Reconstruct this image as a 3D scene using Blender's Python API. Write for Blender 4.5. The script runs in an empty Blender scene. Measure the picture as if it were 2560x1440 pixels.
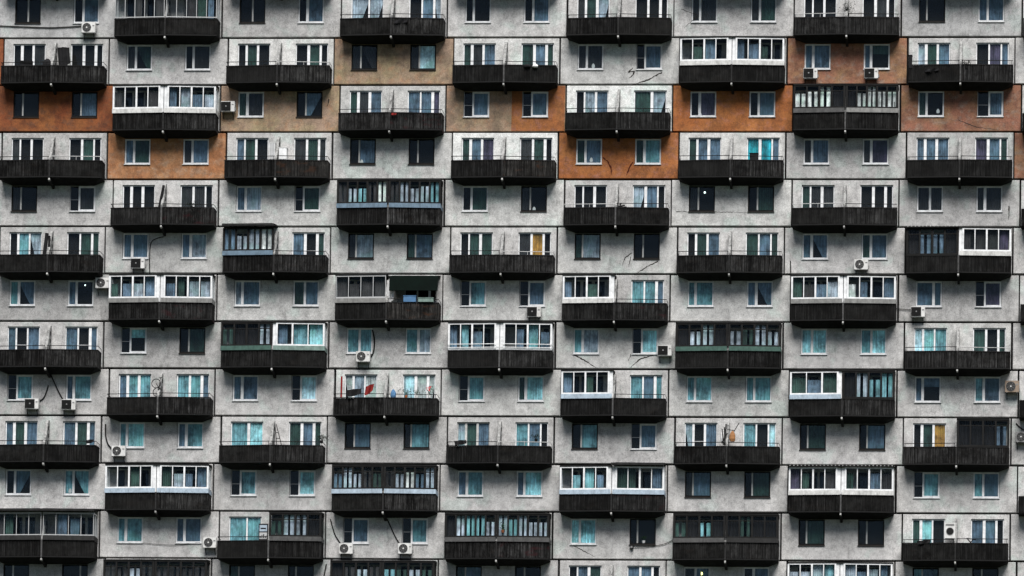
import bpy, math, random
from mathutils import Vector, Matrix
random.seed(11)
sc = bpy.context.scene
C = bpy.data.collections.new("scene"); sc.collection.children.link(C)
rad = math.radians

# ------------------------------------------------------------------ camera
CAM = (60.06, -260.0, 1.7); YAW, PIT, ROLL = 0.04651727, 0.04821638, 0.01185579
FPX, SX, SY = 11287.04, -0.33744875, 0.80303618
PITCH = 6.65955911; FLOOR = 2.8; ZTOP = 77.0
ROT = Matrix.Rotation(YAW, 3, 'Z') @ Matrix.Rotation(math.pi/2+PIT, 3, 'X') @ Matrix.Rotation(ROLL, 3, 'Z')
cd = bpy.data.cameras.new("camera"); cam = bpy.data.objects.new("camera", cd); C.objects.link(cam)
cam.location = CAM; cam.rotation_euler = ROT.to_euler()
cd.sensor_fit = 'HORIZONTAL'; cd.sensor_width = 36; cd.lens = FPX/2560*36
cd.shift_x = SX; cd.shift_y = SY; cd.clip_start = 1; cd.clip_end = 6000
sc.camera = cam
# ------------------------------------------------------------------ sky, sun, exposure (overcast)
SUN_EL = 55; SUN_AZ = 12
w = bpy.data.worlds.new("World"); sc.world = w; w.use_nodes = True
nt = w.node_tree; sk = nt.nodes.new('ShaderNodeTexSky'); sk.sky_type = 'NISHITA'; sk.sun_disc = False
sk.sun_elevation = rad(SUN_EL); sk.sun_rotation = rad(180-SUN_AZ); sk.air_density = 0.7; sk.dust_density = 1.2; sk.ozone_density = 0.6
nt.links.new(sk.outputs[0], nt.nodes['Background'].inputs[0]); nt.nodes['Background'].inputs[1].default_value = 0.05
sl = bpy.data.lights.new("sun", 'SUN'); sl.energy = 5.0; sl.angle = rad(40); sl.color = (1, 0.972, 0.935)
so = bpy.data.objects.new("sun", sl); C.objects.link(so); so.rotation_euler = (rad(90-SUN_EL), 0, rad(SUN_AZ)); so.location = (30, -60, 120)
sc.view_settings.view_transform = 'Standard'; sc.view_settings.look = 'None'
sc.view_settings.exposure = 0.6; sc.view_settings.gamma = 1
sc.cycles.max_bounces = 8; sc.cycles.transparent_max_bounces = 16; sc.cycles.diffuse_bounces = 3; sc.cycles.glossy_bounces = 3
sc.cycles.use_denoising = True

def at(u, v, y=0.0):
    d = ROT @ Vector(((u-1280+SX*2560)/FPX, (720+SY*2560-v)/FPX, -1))
    t = (y-CAM[1])/d.y
    return Vector((CAM[0]+d.x*t, y, CAM[2]+d.z*t))

# ------------------------------------------------------------------ materials
MATS = {}
class NB:
    def __init__(s, m):
        m.use_nodes = True; s.t = m.node_tree; s.b = s.t.nodes['Principled BSDF']
        s.pos = s.t.nodes.new('ShaderNodeNewGeometry').outputs['Position']
    def n(s, k, **kw):
        x = s.t.nodes.new(k)
        for a, v in kw.items():
            if a in x.inputs.keys(): x.inputs[a].default_value = v
            else: setattr(x, a, v)
        return x
    def l(s, a, b): s.t.links.new(a, b)
    def map(s, scale, loc=(0,0,0)):
        m = s.n('ShaderNodeMapping'); m.inputs['Scale'].default_value = scale; m.inputs['Location'].default_value = loc
        s.l(s.pos, m.inputs['Vector']); return m.outputs[0]
    def noise(s, scale, detail=4, vec=None, rough=.6):
        x = s.n('ShaderNodeTexNoise'); x.inputs['Scale'].default_value = scale; x.inputs['Detail'].default_value = detail
        x.inputs['Roughness'].default_value = rough
        s.l(vec or s.pos, x.inputs['Vector']); return x.outputs['Fac']
    def rng(s, f, a, b, c, d):
        x = s.n('ShaderNodeMapRange'); x.clamp = True
        for i, v in zip((1,2,3,4), (a,b,c,d)): x.inputs[i].default_value = v
        s.l(f, x.inputs[0]); return x.outputs[0]
    def mul(s, a, b):
        x = s.n('ShaderNodeMath', operation='MULTIPLY'); s.l(a, x.inputs[0])
        if hasattr(b, 'is_linked'): s.l(b, x.inputs[1])
        else: x.inputs[1].default_value = b
        return x.outputs[0]
    def mix(s, f, a, b, mode='MIX'):
        x = s.n('ShaderNodeMix', data_type='RGBA', blend_type=mode)
        if hasattr(f, 'is_linked'): s.l(f, x.inputs[0])
        else: x.inputs[0].default_value = f
        for v, i in ((a,6),(b,7)):
            if hasattr(v, 'is_linked'): s.l(v, x.inputs[i])
            else: x.inputs[i].default_value = (*v, 1)
        return x.outputs[2]
def plaster(name, col, col2=None, stain=.72, mint=.45, worn=None):
    m = bpy.data.materials.new(name); b = NB(m); MATS[name] = m
    base = b.mix(b.rng(b.noise(.55, 3), .42, .62, 0, 1), col, col2 or tuple(c*.86 for c in col))
    base = b.mix(b.rng(b.noise(.8, 2, b.map((1,1,1),(31,7,19))), .56, .66, 0, mint), base, (col[0]*.84, col[1]*1.0, col[2]*.95))
    if worn: base = b.mix(b.rng(b.noise(1.7, 7, b.map((1,1,1.2),(77,3,5)), .75), .5, .62, 0, .75), base, worn); base = b.mix(b.rng(b.noise(1.1, 6, b.map((1,1,1),(17,43,5)), .75), .5, .6, 0, .6), base, tuple(c*.55 for c in col))
    grain = b.rng(b.noise(16, 4, rough=.8), .33, .66, .66, 1.2)
    med = b.mul(b.rng(b.noise(1.5, 7, rough=.85), .36, .58, .6, 1.14), b.rng(b.n('ShaderNodeObjectInfo').outputs['Random'], 0, 1, .82, 1.12))
    streak = b.rng(b.noise(1, 6, b.map((3.2,3.2,.5)), .8), .34, .46, stain, 1.0)
    v = b.n('ShaderNodeTexVoronoi'); v.inputs['Scale'].default_value = 5.5; b.l(b.pos, v.inputs['Vector'])
    spot = b.mul(b.rng(v.outputs['Distance'], .05, .14, .5, 1.0), b.rng(b.noise(7, 3, rough=.7), .28, .42, .72, 1.0))
    f = b.mul(b.mul(b.mul(grain, med), streak), spot)
    o = b.mix(1.0, base, f, 'MULTIPLY')
    b.l(o, b.b.inputs['Base Color']); b.b.inputs['Roughness'].default_value = .93
    bp = b.n('ShaderNodeBump'); bp.inputs['Strength'].default_value = .5; bp.inputs['Distance'].default_value = .02
    b.l(b.noise(22, 4, rough=.75), bp.inputs['Height']); b.l(bp.outputs[0], b.b.inputs['Normal'])
    return m
def plain(name, col, rough=.7, var=.25, scale=3, metal=0, dirt=None):
    m = bpy.data.materials.new(name); b = NB(m); MATS[name] = m
    f = b.rng(b.noise(scale, 5, rough=.7), .3, .7, 1-var, 1+var*.6)
    o = b.mix(1.0, col, f, 'MULTIPLY')
    if dirt: o = b.mix(b.rng(b.noise(1, 5, b.map((5,5,1.2)), .75), .5, .66, 0, .75), o, dirt)
    b.l(o, b.b.inputs['Base Color']); b.b.inputs['Roughness'].default_value = rough; b.b.inputs['Specular IOR Level'].default_value = .1 if max(col) < .1 else .35; b.b.inputs['Metallic'].default_value = metal
    return m
def slats(name, col, rust=(.02,.015,.012), amt=.2, hi=7):
    m = bpy.data.materials.new(name); b = NB(m); MATS[name] = m
    oi = b.n('ShaderNodeObjectInfo')
    vert = b.rng(b.noise(1, 5, b.map((11,11,.35)), .85), .44, .66, .25 if hi > 3 else .7, hi)
    blot = b.rng(b.noise(1.3, 5, rough=.8), .38, .62, .25, 1.8)
    o = b.mix(1.0, col, b.mul(vert, blot), 'MULTIPLY')
    o = b.mix(b.rng(b.noise(1, 4, b.map((1.2,1.2,3.2),(5,3,1)), .7), .56, .66, 0, amt), o, rust)
    o = b.mix(b.rng(oi.outputs['Random'], 0, 1, 0, .45), o, tuple(c*1.5 for c in col))
    b.l(o, b.b.inputs['Base Color']); b.b.inputs['Roughness'].default_value = .85; b.b.inputs['Specular IOR Level'].default_value = .08
    return m
plaster('plaster_grey', (.43,.425,.42)); plaster('plaster_pale', (.50,.50,.49), mint=.5); plaster('plaster_white', (.60,.61,.60), stain=.8)
plaster('plaster_shade', (.36,.36,.36), stain=.6)
plaster('plaster_orange', (.27,.088,.022), (.31,.12,.035), mint=0, worn=(.27,.115,.075))
plaster('plaster_rust', (.20,.052,.014), (.25,.085,.022), mint=0, worn=(.14,.06,.03))
plaster('plaster_beige', (.30,.21,.15), (.28,.22,.13), mint=0, worn=(.33,.19,.11))
plaster('plaster_tan', (.30,.125,.05), (.33,.17,.08), mint=0, worn=(.31,.21,.14))
plaster('plaster_pink', (.25,.105,.065), (.25,.14,.07), mint=0, worn=(.26,.19,.15))
plaster('plaster_ochre', (.33,.15,.055), (.30,.19,.06), mint=0, worn=(.3,.2,.12))
plain('core_room_dark', (.012,.012,.012), .95); plain('blotch_dark', (.02,.02,.02), .9)
plain('soffit_and_shade', (.012,.012,.012), .95, .5); plain('concrete_light', (.33,.33,.32), .9, .5, 6, dirt=(.03,.03,.03))
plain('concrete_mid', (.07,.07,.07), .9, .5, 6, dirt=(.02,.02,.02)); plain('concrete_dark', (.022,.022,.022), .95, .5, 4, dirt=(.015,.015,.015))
plain('concrete_wing', (.27,.27,.265), .9, .6, 9, dirt=(.01,.01,.01))
slats('slats_dark', (.0034,.0034,.0034)); slats('slats_grey', (.0065,.0065,.0065)); slats('slats_smooth', (.0068,.0068,.0067), hi=2.2); slats('slats_rust', (.0075,.0072,.0068), (.055,.022,.008), .6)
slats('slats_red', (.006,.006,.006), (.035,.007,.009), .5)
plain('rail_dark', (.008,.008,.008), .6); plain('rail_light', (.4,.4,.4), .6, .4)
plain('upvc_white', (.62,.63,.64), .5, .3); plain('upvc_grey', (.34,.345,.35), .5, .15)
plain('wood_dark', (.010,.010,.010), .75, .4); plain('wood_grey', (.42,.42,.41), .8, .4)
plain('sill_white', (.60,.61,.62), .5, .2, dirt=(.25,.25,.25)); plain('sill_dark', (.035,.03,.028), .7, .3)
BANDS = dict(white=(.47,.47,.46), blue=(.10,.155,.21), bluegrey=(.30,.37,.44), grey=(.17,.17,.165), green=(.05,.095,.08),
             greengrey=(.13,.19,.17), dark=(.025,.025,.025), darkgrey=(.07,.07,.07))
for k, v in BANDS.items(): plain('band_'+k, v, .65, .35, 4, dirt=tuple(c*.5 for c in v))
TONES = dict(n=(.025,.025,.027), g=(.022,.055,.046), b=(.095,.15,.215), s=(.33,.39,.46), t=(.155,.33,.38), T=(.33,.64,.70),
             c=(.50,.70,.78), C=(.03,.38,.47), v=(.06,.05,.09), w=(.55,.58,.58), y=(.38,.20,.04), r=(.25,.02,.015))  # teal tones also paint the sky reflection that many panes show
for k, v in TONES.items():
    m = bpy.data.materials.new('curtain_and_reflection_'+k); b = NB(m); MATS['curtain_and_reflection_'+k] = m
    f = b.rng(b.noise(1, 3, b.map((14,14,.8)), .6), .3, .7, .5, 1.3)
    f = b.mul(f, b.rng(b.noise(1.6, 4, b.map((1,1,.8),(9,2,4)), .7), .35, .65, .4, 1.5))
    o = b.mix(1.0, v, f, 'MULTIPLY')
    o = b.mix(b.rng(b.noise(.9, 2, b.map((1,1,1),(3,12,8))), .5, .62, 0, .35), o, (v[0]*.7, v[1]*1.05, v[2]*.85))
    b.l(o, b.b.inputs['Base Color']); b.b.inputs['Roughness'].default_value = .95
plain('ac_white', (.52,.52,.51), .5, .2, dirt=(.3,.29,.27)); plain('ac_black', (.010,.010,.010), .7); plain('ac_grey', (.16,.16,.16), .5)
plain('ac_bronze', (.20,.15,.11), .6)
plain('cable_black', (.010,.010,.010), .7); plain('crack', (.025,.022,.02), .9); plain('crack_brown', (.055,.012,.006), .9)
plain('cloth_red', (.17,.008,.006), .9, .3); plain('cloth_dark_and_shade', (.013,.013,.014), .95, .4); plain('cloth_blue', (.06,.14,.26), .9, .3)
plain('cloth_white', (.6,.6,.6), .9, .2); plain('awning_green', (.0008,.004,.0028), .9, .4); plain('leaf', (.018,.045,.016), .8, .6, 12)
plain('leaf_dark', (.008,.012,.008), .9, .5, 12)
plain('terracotta', (.34,.10,.03), .8, .2); plain('card', (.26,.12,.045), .85, .3); plain('pot_white', (.62,.63,.63), .5, .1)
plain('flower_red', (.55,.01,.02), .7, .2); plain('asphalt', (.045,.045,.045), .9, .3, .5); plain('grass_ground', (.03,.04,.02), .95, .5, .3)
m = bpy.data.materials.new('glass'); m.use_nodes = True; t = m.node_tree; t.nodes.remove(t.nodes['Principled BSDF'])
tr = t.nodes.new('ShaderNodeBsdfTransparent'); tr.inputs[0].default_value = (.97,.99,.99,1)
gl = t.nodes.new('ShaderNodeBsdfGlossy'); gl.inputs['Roughness'].default_value = .03; gl.inputs[0].default_value = (.80,.95,1,1)
mx = t.nodes.new('ShaderNodeMixShader'); fr = t.nodes.new('ShaderNodeFresnel'); fr.inputs[0].default_value = 1.45
ge = t.nodes.new('ShaderNodeNewGeometry'); nz = t.nodes.new('ShaderNodeTexNoise'); nz.inputs['Scale'].default_value = .8
bu = t.nodes.new('ShaderNodeBump'); bu.inputs['Strength'].default_value = .3; bu.inputs['Distance'].default_value = .05
t.links.new(ge.outputs['Position'], nz.inputs['Vector']); t.links.new(nz.outputs['Fac'], bu.inputs['Height']); t.links.new(bu.outputs[0], gl.inputs['Normal'])
fm_ = t.nodes.new('ShaderNodeMath'); fm_.operation = 'MULTIPLY'; fm_.inputs[1].default_value = .35
t.links.new(fr.outputs[0], fm_.inputs[0]); t.links.new(fm_.outputs[0], mx.inputs[0]); t.links.new(tr.outputs[0], mx.inputs[1]); t.links.new(gl.outputs[0], mx.inputs[2])
t.links.new(mx.outputs[0], t.nodes['Material Output'].inputs[0]); MATS['glass'] = m
def lampmat(name, col, e):
    m = bpy.data.materials.new(name); m.use_nodes = True; b = m.node_tree.nodes['Principled BSDF']
    b.inputs['Emission Color'].default_value = (*col, 1); b.inputs['Emission Strength'].default_value = e; MATS[name] = m
lampmat('bulb_cool', (.8,1,.93), 2.5); lampmat('bulb_warm', (1,.9,.25), 2.5)

# ------------------------------------------------------------------ mesh builder
class MB:
    def __init__(s): s.v = []; s.f = []; s.m = []; s.names = []
    def mi(s, name):
        if name not in s.names: s.names.append(name)
        return s.names.index(name)
    def face(s, pts, mat):
        n = len(s.v); s.v += [tuple(p) for p in pts]; s.f.append(tuple(range(n, n+len(pts)))); s.m.append(s.mi(mat))
    def box(s, x0, x1, y0, y1, z0, z1, mat):
        n = len(s.v); s.v += [(x,y,z) for z in (z0,z1) for y in (y0,y1) for x in (x0,x1)]
        for q in ((0,2,3,1),(4,5,7,6),(0,1,5,4),(2,6,7,3),(0,4,6,2),(1,3,7,5)):
            s.f.append(tuple(n+i for i in q)); s.m.append(s.mi(mat))
    def prism(s, poly, z0, z1, mat):        # poly in xy, counter-clockwise
        n = len(s.v); k = len(poly)
        f0 = z0 if callable(z0) else (lambda x, y: z0); f1 = z1 if callable(z1) else (lambda x, y: z1)
        s.v += [(x,y,f0(x,y)) for x,y in poly] + [(x,y,f1(x,y)) for x,y in poly]
        a = s.mi(mat); s.f.append(tuple(n+i for i in reversed(range(k)))); s.m.append(a)
        s.f.append(tuple(n+k+i for i in range(k))); s.m.append(a)
        for i in range(k):
            j = (i+1) % k; s.f.append((n+i, n+j, n+k+j, n+k+i)); s.m.append(a)
    def prism_x(s, poly, x0, x1, mat):      # poly in yz
        n = len(s.v); k = len(poly); s.v += [(x0,y,z) for y,z in poly] + [(x1,y,z) for y,z in poly]
        a = s.mi(mat); s.f.append(tuple(n+i for i in range(k))); s.m.append(a)
        s.f.append(tuple(n+k+i for i in reversed(range(k)))); s.m.append(a)
        for i in range(k):
            j = (i+1) % k; s.f.append((n+i, n+k+i, n+k+j, n+j)); s.m.append(a)
    def bar(s, p, q, wd, dp, mat, up=(0,0,1)):   # box beam from p to q, width wd across, dp along "up"
        p, q = Vector(p), Vector(q); d = (q-p).normalized(); upv = Vector(up)
        if abs(d.dot(upv)) > .95: upv = Vector((0,1,0))
        a = d.cross(upv).normalized(); b = a.cross(d).normalized(); a = a*wd/2; b = b*dp/2
        n = len(s.v); s.v += [tuple(c+i*a+j*b) for c in (p,q) for i,j in ((-1,-1),(1,-1),(1,1),(-1,1))]
        k = s.mi(mat)
        for f in ((3,2,1,0),(4,5,6,7),(0,1,5,4),(1,2,6,5),(2,3,7,6),(3,0,4,7)): s.f.append(tuple(n+i for i in f)); s.m.append(k)
    def tube(s, pts, r, mat, sides=6):
        pts = [Vector(p) for p in pts]; k = s.mi(mat); n = len(s.v)
        for i, p in enumerate(pts):
            d = (pts[min(i+1,len(pts)-1)]-pts[max(i-1,0)]).normalized()
            a = d.cross(Vector((0,1,0)) if abs(d.y) < .9 else Vector((0,0,1))).normalized(); b = d.cross(a)
            for j in range(sides):
                t = 2*math.pi*j/sides; s.v.append(tuple(p+(a*math.cos(t)+b*math.sin(t))*r))
        for i in range(len(pts)-1):
            for j in range(sides):
                j2 = (j+1) % sides; s.f.append((n+i*sides+j, n+i*sides+j2, n+(i+1)*sides+j2, n+(i+1)*sides+j)); s.m.append(k)
        s.f.append(tuple(n+j for j in reversed(range(sides)))); s.m.append(k)
        s.f.append(tuple(n+(len(pts)-1)*sides+j for j in range(sides))); s.m.append(k)
    def disc(s, c, r, y0, y1, mat, sides=20, rin=0):   # ring or cylinder with its axis along y
        n = len(s.v); k = s.mi(mat); x, z = c
        cs = [(math.cos(2*math.pi*i/sides), math.sin(2*math.pi*i/sides)) for i in range(sides)]
        for y in (y0, y1): s.v += [(x+r*a, y, z+r*b) for a, b in cs]
        if rin:
            for y in (y0, y1): s.v += [(x+rin*a, y, z+rin*b) for a, b in cs]
        for i in range(sides):
            j = (i+1) % sides; s.f.append((n+i, n+j, n+sides+j, n+sides+i)); s.m.append(k)
            if rin:
                s.f.append((n+2*sides+j, n+2*sides+i, n+3*sides+i, n+3*sides+j)); s.m.append(k)
                s.f.append((n+j, n+i, n+2*sides+i, n+2*sides+j)); s.m.append(k)
        if not rin: s.f.append(tuple(n+i for i in reversed(range(sides)))); s.m.append(k)
    def sheet(s, p, q, z0, z1, amp, pitch, mat, top=None):   # box-corrugated sheet standing on the line p-q (xy)
        p, q = Vector((*p,0)), Vector((*q,0)); L = (q-p).length; d = (q-p)/L; nrm = Vector((d.y,-d.x,0))
        prof = []; nn = max(2, round(L/pitch)); st = L/nn
        for i in range(nn):
            for o, h in ((0,0),(.15,1),(.5,1),(.65,0)): prof.append(((i+o)*st, h*amp))
        prof.append((L, 0)); n = len(s.v); k = s.mi(mat)
        for u, h in prof:
            b = p+d*u+nrm*h; s.v += [(b.x,b.y,z0), (b.x,b.y,z1)]
        for i in range(len(prof)-1): s.f.append((n+2*i, n+2*i+2, n+2*i+3, n+2*i+1)); s.m.append(k)
    def build(s, name, loc=(0,0,0), parent=None, smooth=False, world_verts=False):
        me = bpy.data.meshes.new(name); L = Vector(loc)
        me.from_pydata([tuple(Vector(v)-L) for v in s.v] if world_verts else s.v, [], s.f)
        for nme in s.names: me.materials.append(MATS[nme])
        me.polygons.foreach_set('material_index', s.m)
        if smooth: me.polygons.foreach_set('use_smooth', [True]*len(s.f))
        me.update(); o = bpy.data.objects.new(name, me); C.objects.link(o)
        return put(o, loc, parent)
WLOC = {}
def put(o, loc, parent):
    L = Vector(loc); WLOC[o.name] = L
    if parent: o.parent = parent; o.location = L-WLOC[parent.name]
    else: o.location = L
    return o
def empty(name, loc):
    o = bpy.data.objects.new(name, None); o.empty_display_size = .3; C.objects.link(o); return put(o, loc, None)
def tag(o, label=None, cat=None, group=None, kind=None):
    if label: o['label'] = label
    if cat: o['category'] = cat
    if group: o['group'] = group
    if kind: o['kind'] = kind
    return o

# ------------------------------------------------------------------ the setting
g = MB(); g.face([(-2500,-2500,0),(2500,-2500,0),(2500,2500,0),(-2500,2500,0)], 'grass_ground'); tag(g.build('ground'), kind='structure')
g = MB(); g.box(-60,120,-22,-12,-.1,.02,'asphalt'); tag(g.build('road'), kind='structure')
g = MB(); g.box(-60,120,-12,-9,-.1,.14,'concrete_light'); tag(g.build('pavement'), kind='structure')

block = tag(empty('apartment_block', (30, 6, 0)), 'tall weathered concrete panel apartment block with a checkerboard of dark balconies', 'apartment building')
C0, C1, R0, R1 = -1, 9, -1, 13
XL, XR = (C0-.55)*PITCH, (C1+.55)*PITCH
def jz(r): return ZTOP-FLOOR*r
g = MB(); g.box(XL, XR, .30, 14, jz(R1), jz(R0)+FLOOR, 'core_room_dark'); g.build('frame_and_dark_rooms', (30,6,jz(R1)), block, world_verts=True)  # black colour paints the unlit rooms behind the windows
g = MB(); g.box(XL-.1, XR+.1, 0, 14.2, 0, jz(R1)-.04, 'plaster_shade'); g.box(XL-.1,XR+.1,-.2,14.2,0,1.2,'concrete_dark'); g.build('lower_wall', (30,6,0), block, world_verts=True)
g = MB(); g.box(XL-.1, XR+.1, -.1, 14.2, jz(R0)+FLOOR+.02, jz(R0)+FLOOR+.9, 'concrete_dark'); g.build('roof', (30,6,jz(R0)+FLOOR), block, world_verts=True)

# ------------------------------------------------------------------ facade panels
WP_HW, BP_HW = 3.49, 3.09      # half widths of window panels and balcony panels
def panel(c, r, hw, holes, mat, name, label=None, mat2=None, cracks=()):
    g = MB(); J = lambda: random.uniform(.045,.07); x0, x1, z0, z1 = -hw+J()-.05, hw-J()+.05, J(), FLOOR-J(); ch = .02
    jx = random.uniform(-.012,.012); yf = random.uniform(-.012,.012)
    fx0, fx1, fz0, fz1 = x0+ch, x1-ch, z0+ch, z1-ch
    xs = sorted({fx0, fx1, *(h[0] for h in holes), *(h[1] for h in holes)} | ({.35} if mat2 else set())); zs = sorted({fz0, fz1, *(h[2] for h in holes), *(h[3] for h in holes)})
    for i in range(len(xs)-1):
        for j in range(len(zs)-1):
            a, b, e, f = xs[i], xs[i+1], zs[j], zs[j+1]
            if any(h[0] <= a+1e-6 and b-1e-6 <= h[1] and h[2] <= e+1e-6 and f-1e-6 <= h[3] for h in holes): continue
            g.face([(a,yf,e),(b,yf,e),(b,yf,f),(a,yf,f)], mat2 if (mat2 and a > .34) else mat)
    ring = lambda y, a, b, e, f: [(a,y,e),(b,y,e),(b,y,f),(a,y,f)]
    R = [ring(yf,fx0,fx1,fz0,fz1), ring(yf+ch,x0,x1,z0,z1), ring(.28,x0,x1,z0,z1)]
    for A, B in zip(R, R[1:]):
        for i in range(4):
            j = (i+1) % 4; g.face([A[j],A[i],B[i],B[j]], mat)
    for h in holes:
        A = ring(yf,*h); B = ring(.27,*h)
        for i in range(4):
            j = (i+1) % 4; g.face([A[i],A[j],B[j],B[i]], mat)
    loc = Vector((c*PITCH+jx, 0, jz(r)))
    for pts, wd, cm in cracks:
        P = [at(*p)-loc for p in pts]
        for a, b in zip(P, P[1:]):
            d = (b-a); L = d.length; steps = max(1, int(L/.09)); nrm = Vector((-d.z,0,d.x)).normalized()
            prev = None
            for k in range(steps+1):
                q = a+d*k/steps+nrm*random.uniform(-.02,.02); ww = wd*random.uniform(.6,1.6)/2*(1.15-.7*k/steps if b is P[-1] else 1)
                cur = (q+nrm*ww, q-nrm*ww)
                if prev: g.face([(prev[0].x,yf-.004,prev[0].z),(prev[1].x,yf-.004,prev[1].z),(cur[1].x,yf-.004,cur[1].z),(cur[0].x,yf-.004,cur[0].z)], cm)
                prev = cur
    o = g.build(name, loc, block)
    if label: o['label'] = label
    return o
WW, WH, WX = 1.53, 1.52, 1.73      # window width, height and offset of its centre from the panel centre
WZ = .90
# curtain: corrugated cloth in a plane
def cloth(g, x0, x1, y, z0, z1, mat, amp=.018, pitch=.13, shape='full'):
    n = max(2, int((x1-x0)/pitch*4)); pts = []
    ph = random.random()*6
    for i in range(n+1):
        u = i/n; x = x0+(x1-x0)*u; yy = y+amp*math.sin(u*(x1-x0)/pitch*2*math.pi+ph)+amp*.5*math.sin(u*9+ph)
        zb = z0
        if shape == 'sweepR': zb = z0+(z1-z0)*max(0, min(.85, (u-.25)*1.2))
        if shape == 'sweepL': zb = z0+(z1-z0)*max(0, min(.85, (.75-u)*1.2))
        if shape == 'blind': zb = z1-(z1-z0)*.38
        if shape == 'cafe': zb = z0; 
        zt = z1 if shape != 'cafe' else z0+(z1-z0)*.72
        pts.append((x,yy,zb,zt))
    for a, b in zip(pts, pts[1:]): g.face([(a[0],a[1],a[2]),(b[0],b[1],b[2]),(b[0],b[1],b[3]),(a[0],a[1],a[3])], mat)
def frame_rect(g, x0, x1, z0, z1, wd, y0, y1, mat, bottom=None):
    bt = bottom or wd
    g.box(x0, x0+wd, y0, y1, z0, z1, mat); g.box(x1-wd, x1, y0, y1, z0, z1, mat)
    g.box(x0+wd, x1-wd, y0, y1, z0, z0+bt, mat); g.box(x0+wd, x1-wd, y0, y1, z1-wd, z1, mat)
def window(c, r, side, spec, wx=None, width=WW, z0=WZ, h=WH):
    """spec: 'wo kb .35 sweepR' = frame (w/g/d) + o if the left leaf stands open behind a bar, tones per leaf, split, curtain shape"""
    p = spec.split(); fr, tn = p[0], p[1]; sp = .36; shape = 'full'
    for q in p[2:]:
        if q[0] == '.': sp = float(q)
        else: shape = q
    wx = (WX if side else -WX) if wx is None else wx
    loc = Vector((c*PITCH+wx, .09, jz(r)+z0)); x0, x1 = -width/2+.01, width/2-.01
    fm = {'w':'upvc_white','g':'upvc_grey','d':'wood_dark'}[fr[0]]; mull = 'wood_grey' if fr[0] == 'd' else fm
    wooden = fr[0] == 'd'; bw = .065 if wooden else .075
    g = MB(); xm = x0+(x1-x0)*sp; z1 = h-.01
    if 'o' in fr:     # dark empty left leaf with a thin cross bar
        g.box(x0, x0+.035, 0, .06, .01, z1, fm if wooden else 'upvc_grey'); g.box(x0+.035, xm, 0, .05, .01, .06, fm)
        g.box(x0+.035, xm-.04, .012, .03, h*.46, h*.46+.022, 'upvc_grey' if not wooden else fm)
        frame_rect(g, xm-.04, x1, .01, z1, .10, -.01, .06, fm, .12)
    else:
        frame_rect(g, x0, x1, .01, z1, bw, 0, .06, fm, .10)
        mw = .085 if wooden else random.choice((.13,.15,.16))
        g.box(xm-mw/2, xm+mw/2, -.008, .052, .11, z1-bw, mull)
    o = g.build('wooden_window' if wooden else 'plastic_window', loc, block)
    g = MB(); g.box(x0+.03, x1-.03, .022, .028, .05, z1-.03, 'glass'); g.build('glass', loc, o)
    g = MB(); any_c = False
    for i, (a, b) in enumerate(((x0+.04, xm-.01), (xm+.01, x1-.04))):
        t = tn[min(i, len(tn)-1)]
        if t == 'k' or ('o' in fr and i == 0): continue
        any_c = True
        am = .006 if t in 'CTc' and random.random() < .6 else .018
        cloth(g, a, b, .075, .03, z1-.02, 'curtain_and_reflection_'+t, am, random.choice((.09,.13,.2)), shape if i else 'full')
    if any_c: g.build('curtain_and_reflection', loc, o)
    g = MB(); g.prism_x([(-.16,-.045),(-.16,-.012),(-.012,.008),(-.012,-.045)], x0-.03, x1+.03, 'sill_dark' if wooden else 'sill_white')
    g.build('sill', loc, o)
    return o
def triple(c, r, side, tn, fm='upvc_white', name='balcony_window'):
    x = -1.60 if side == 0 else 1.82
    W = 1.92; z0, z1 = .12, 2.46
    loc = Vector((c*PITCH+x, .09, jz(r)))
    g = MB(); x0, x1 = -W/2, W/2
    if len(tn) == 2: cuts = [x0, x0+W*.55, x1]
    else: cuts = [x0, *(x0+W*q for q in ((.27,.62) if (side == 0) else (.40,.77))), x1]
    frame_rect(g, x0, x1, z0, z1, .06, 0, .06, fm)
    for i, q in enumerate(cuts[1:-1]):
        mw = random.choice((.09,.13,.16)); g.box(q-mw/2, q+mw/2, -.01, .05, z0+.06, z1-.06, fm)
    for i in (0, 2):
        if i < len(cuts)-1: g.box(cuts[i]+.06, cuts[i+1]-.06, -.004, .045, .80, .86, fm); g.box(cuts[i]+.06, cuts[i+1]-.06, .005, .04, z0+.06, .80, 'concrete_light')
    if tn[1:2] == 'k' and tn[0] in 'bs': g.box(cuts[1]+.05, cuts[2]-.05, .01, .03, 1.38, 1.40, fm)
    o = g.build(name, loc, block)
    g = MB(); g.box(x0+.03, x1-.03, .022, .028, z0+.05, z1-.03, 'glass'); g.build('glass', loc, o)
    g = MB(); n = 0
    for i in range(len(cuts)-1):
        if tn[i] == 'k': continue
        n += 1; cloth(g, cuts[i]+.03, cuts[i+1]-.03, .08, z0+.05, z1-.03, 'curtain_and_reflection_'+tn[i], .016, random.choice((.08,.12,.18)), random.choice(('full','full','full','sweepR','sweepL')) if tn[i] in 'sw' else 'full')
    if n: g.build('curtain_and_reflection', loc, o)
    return o

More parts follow.
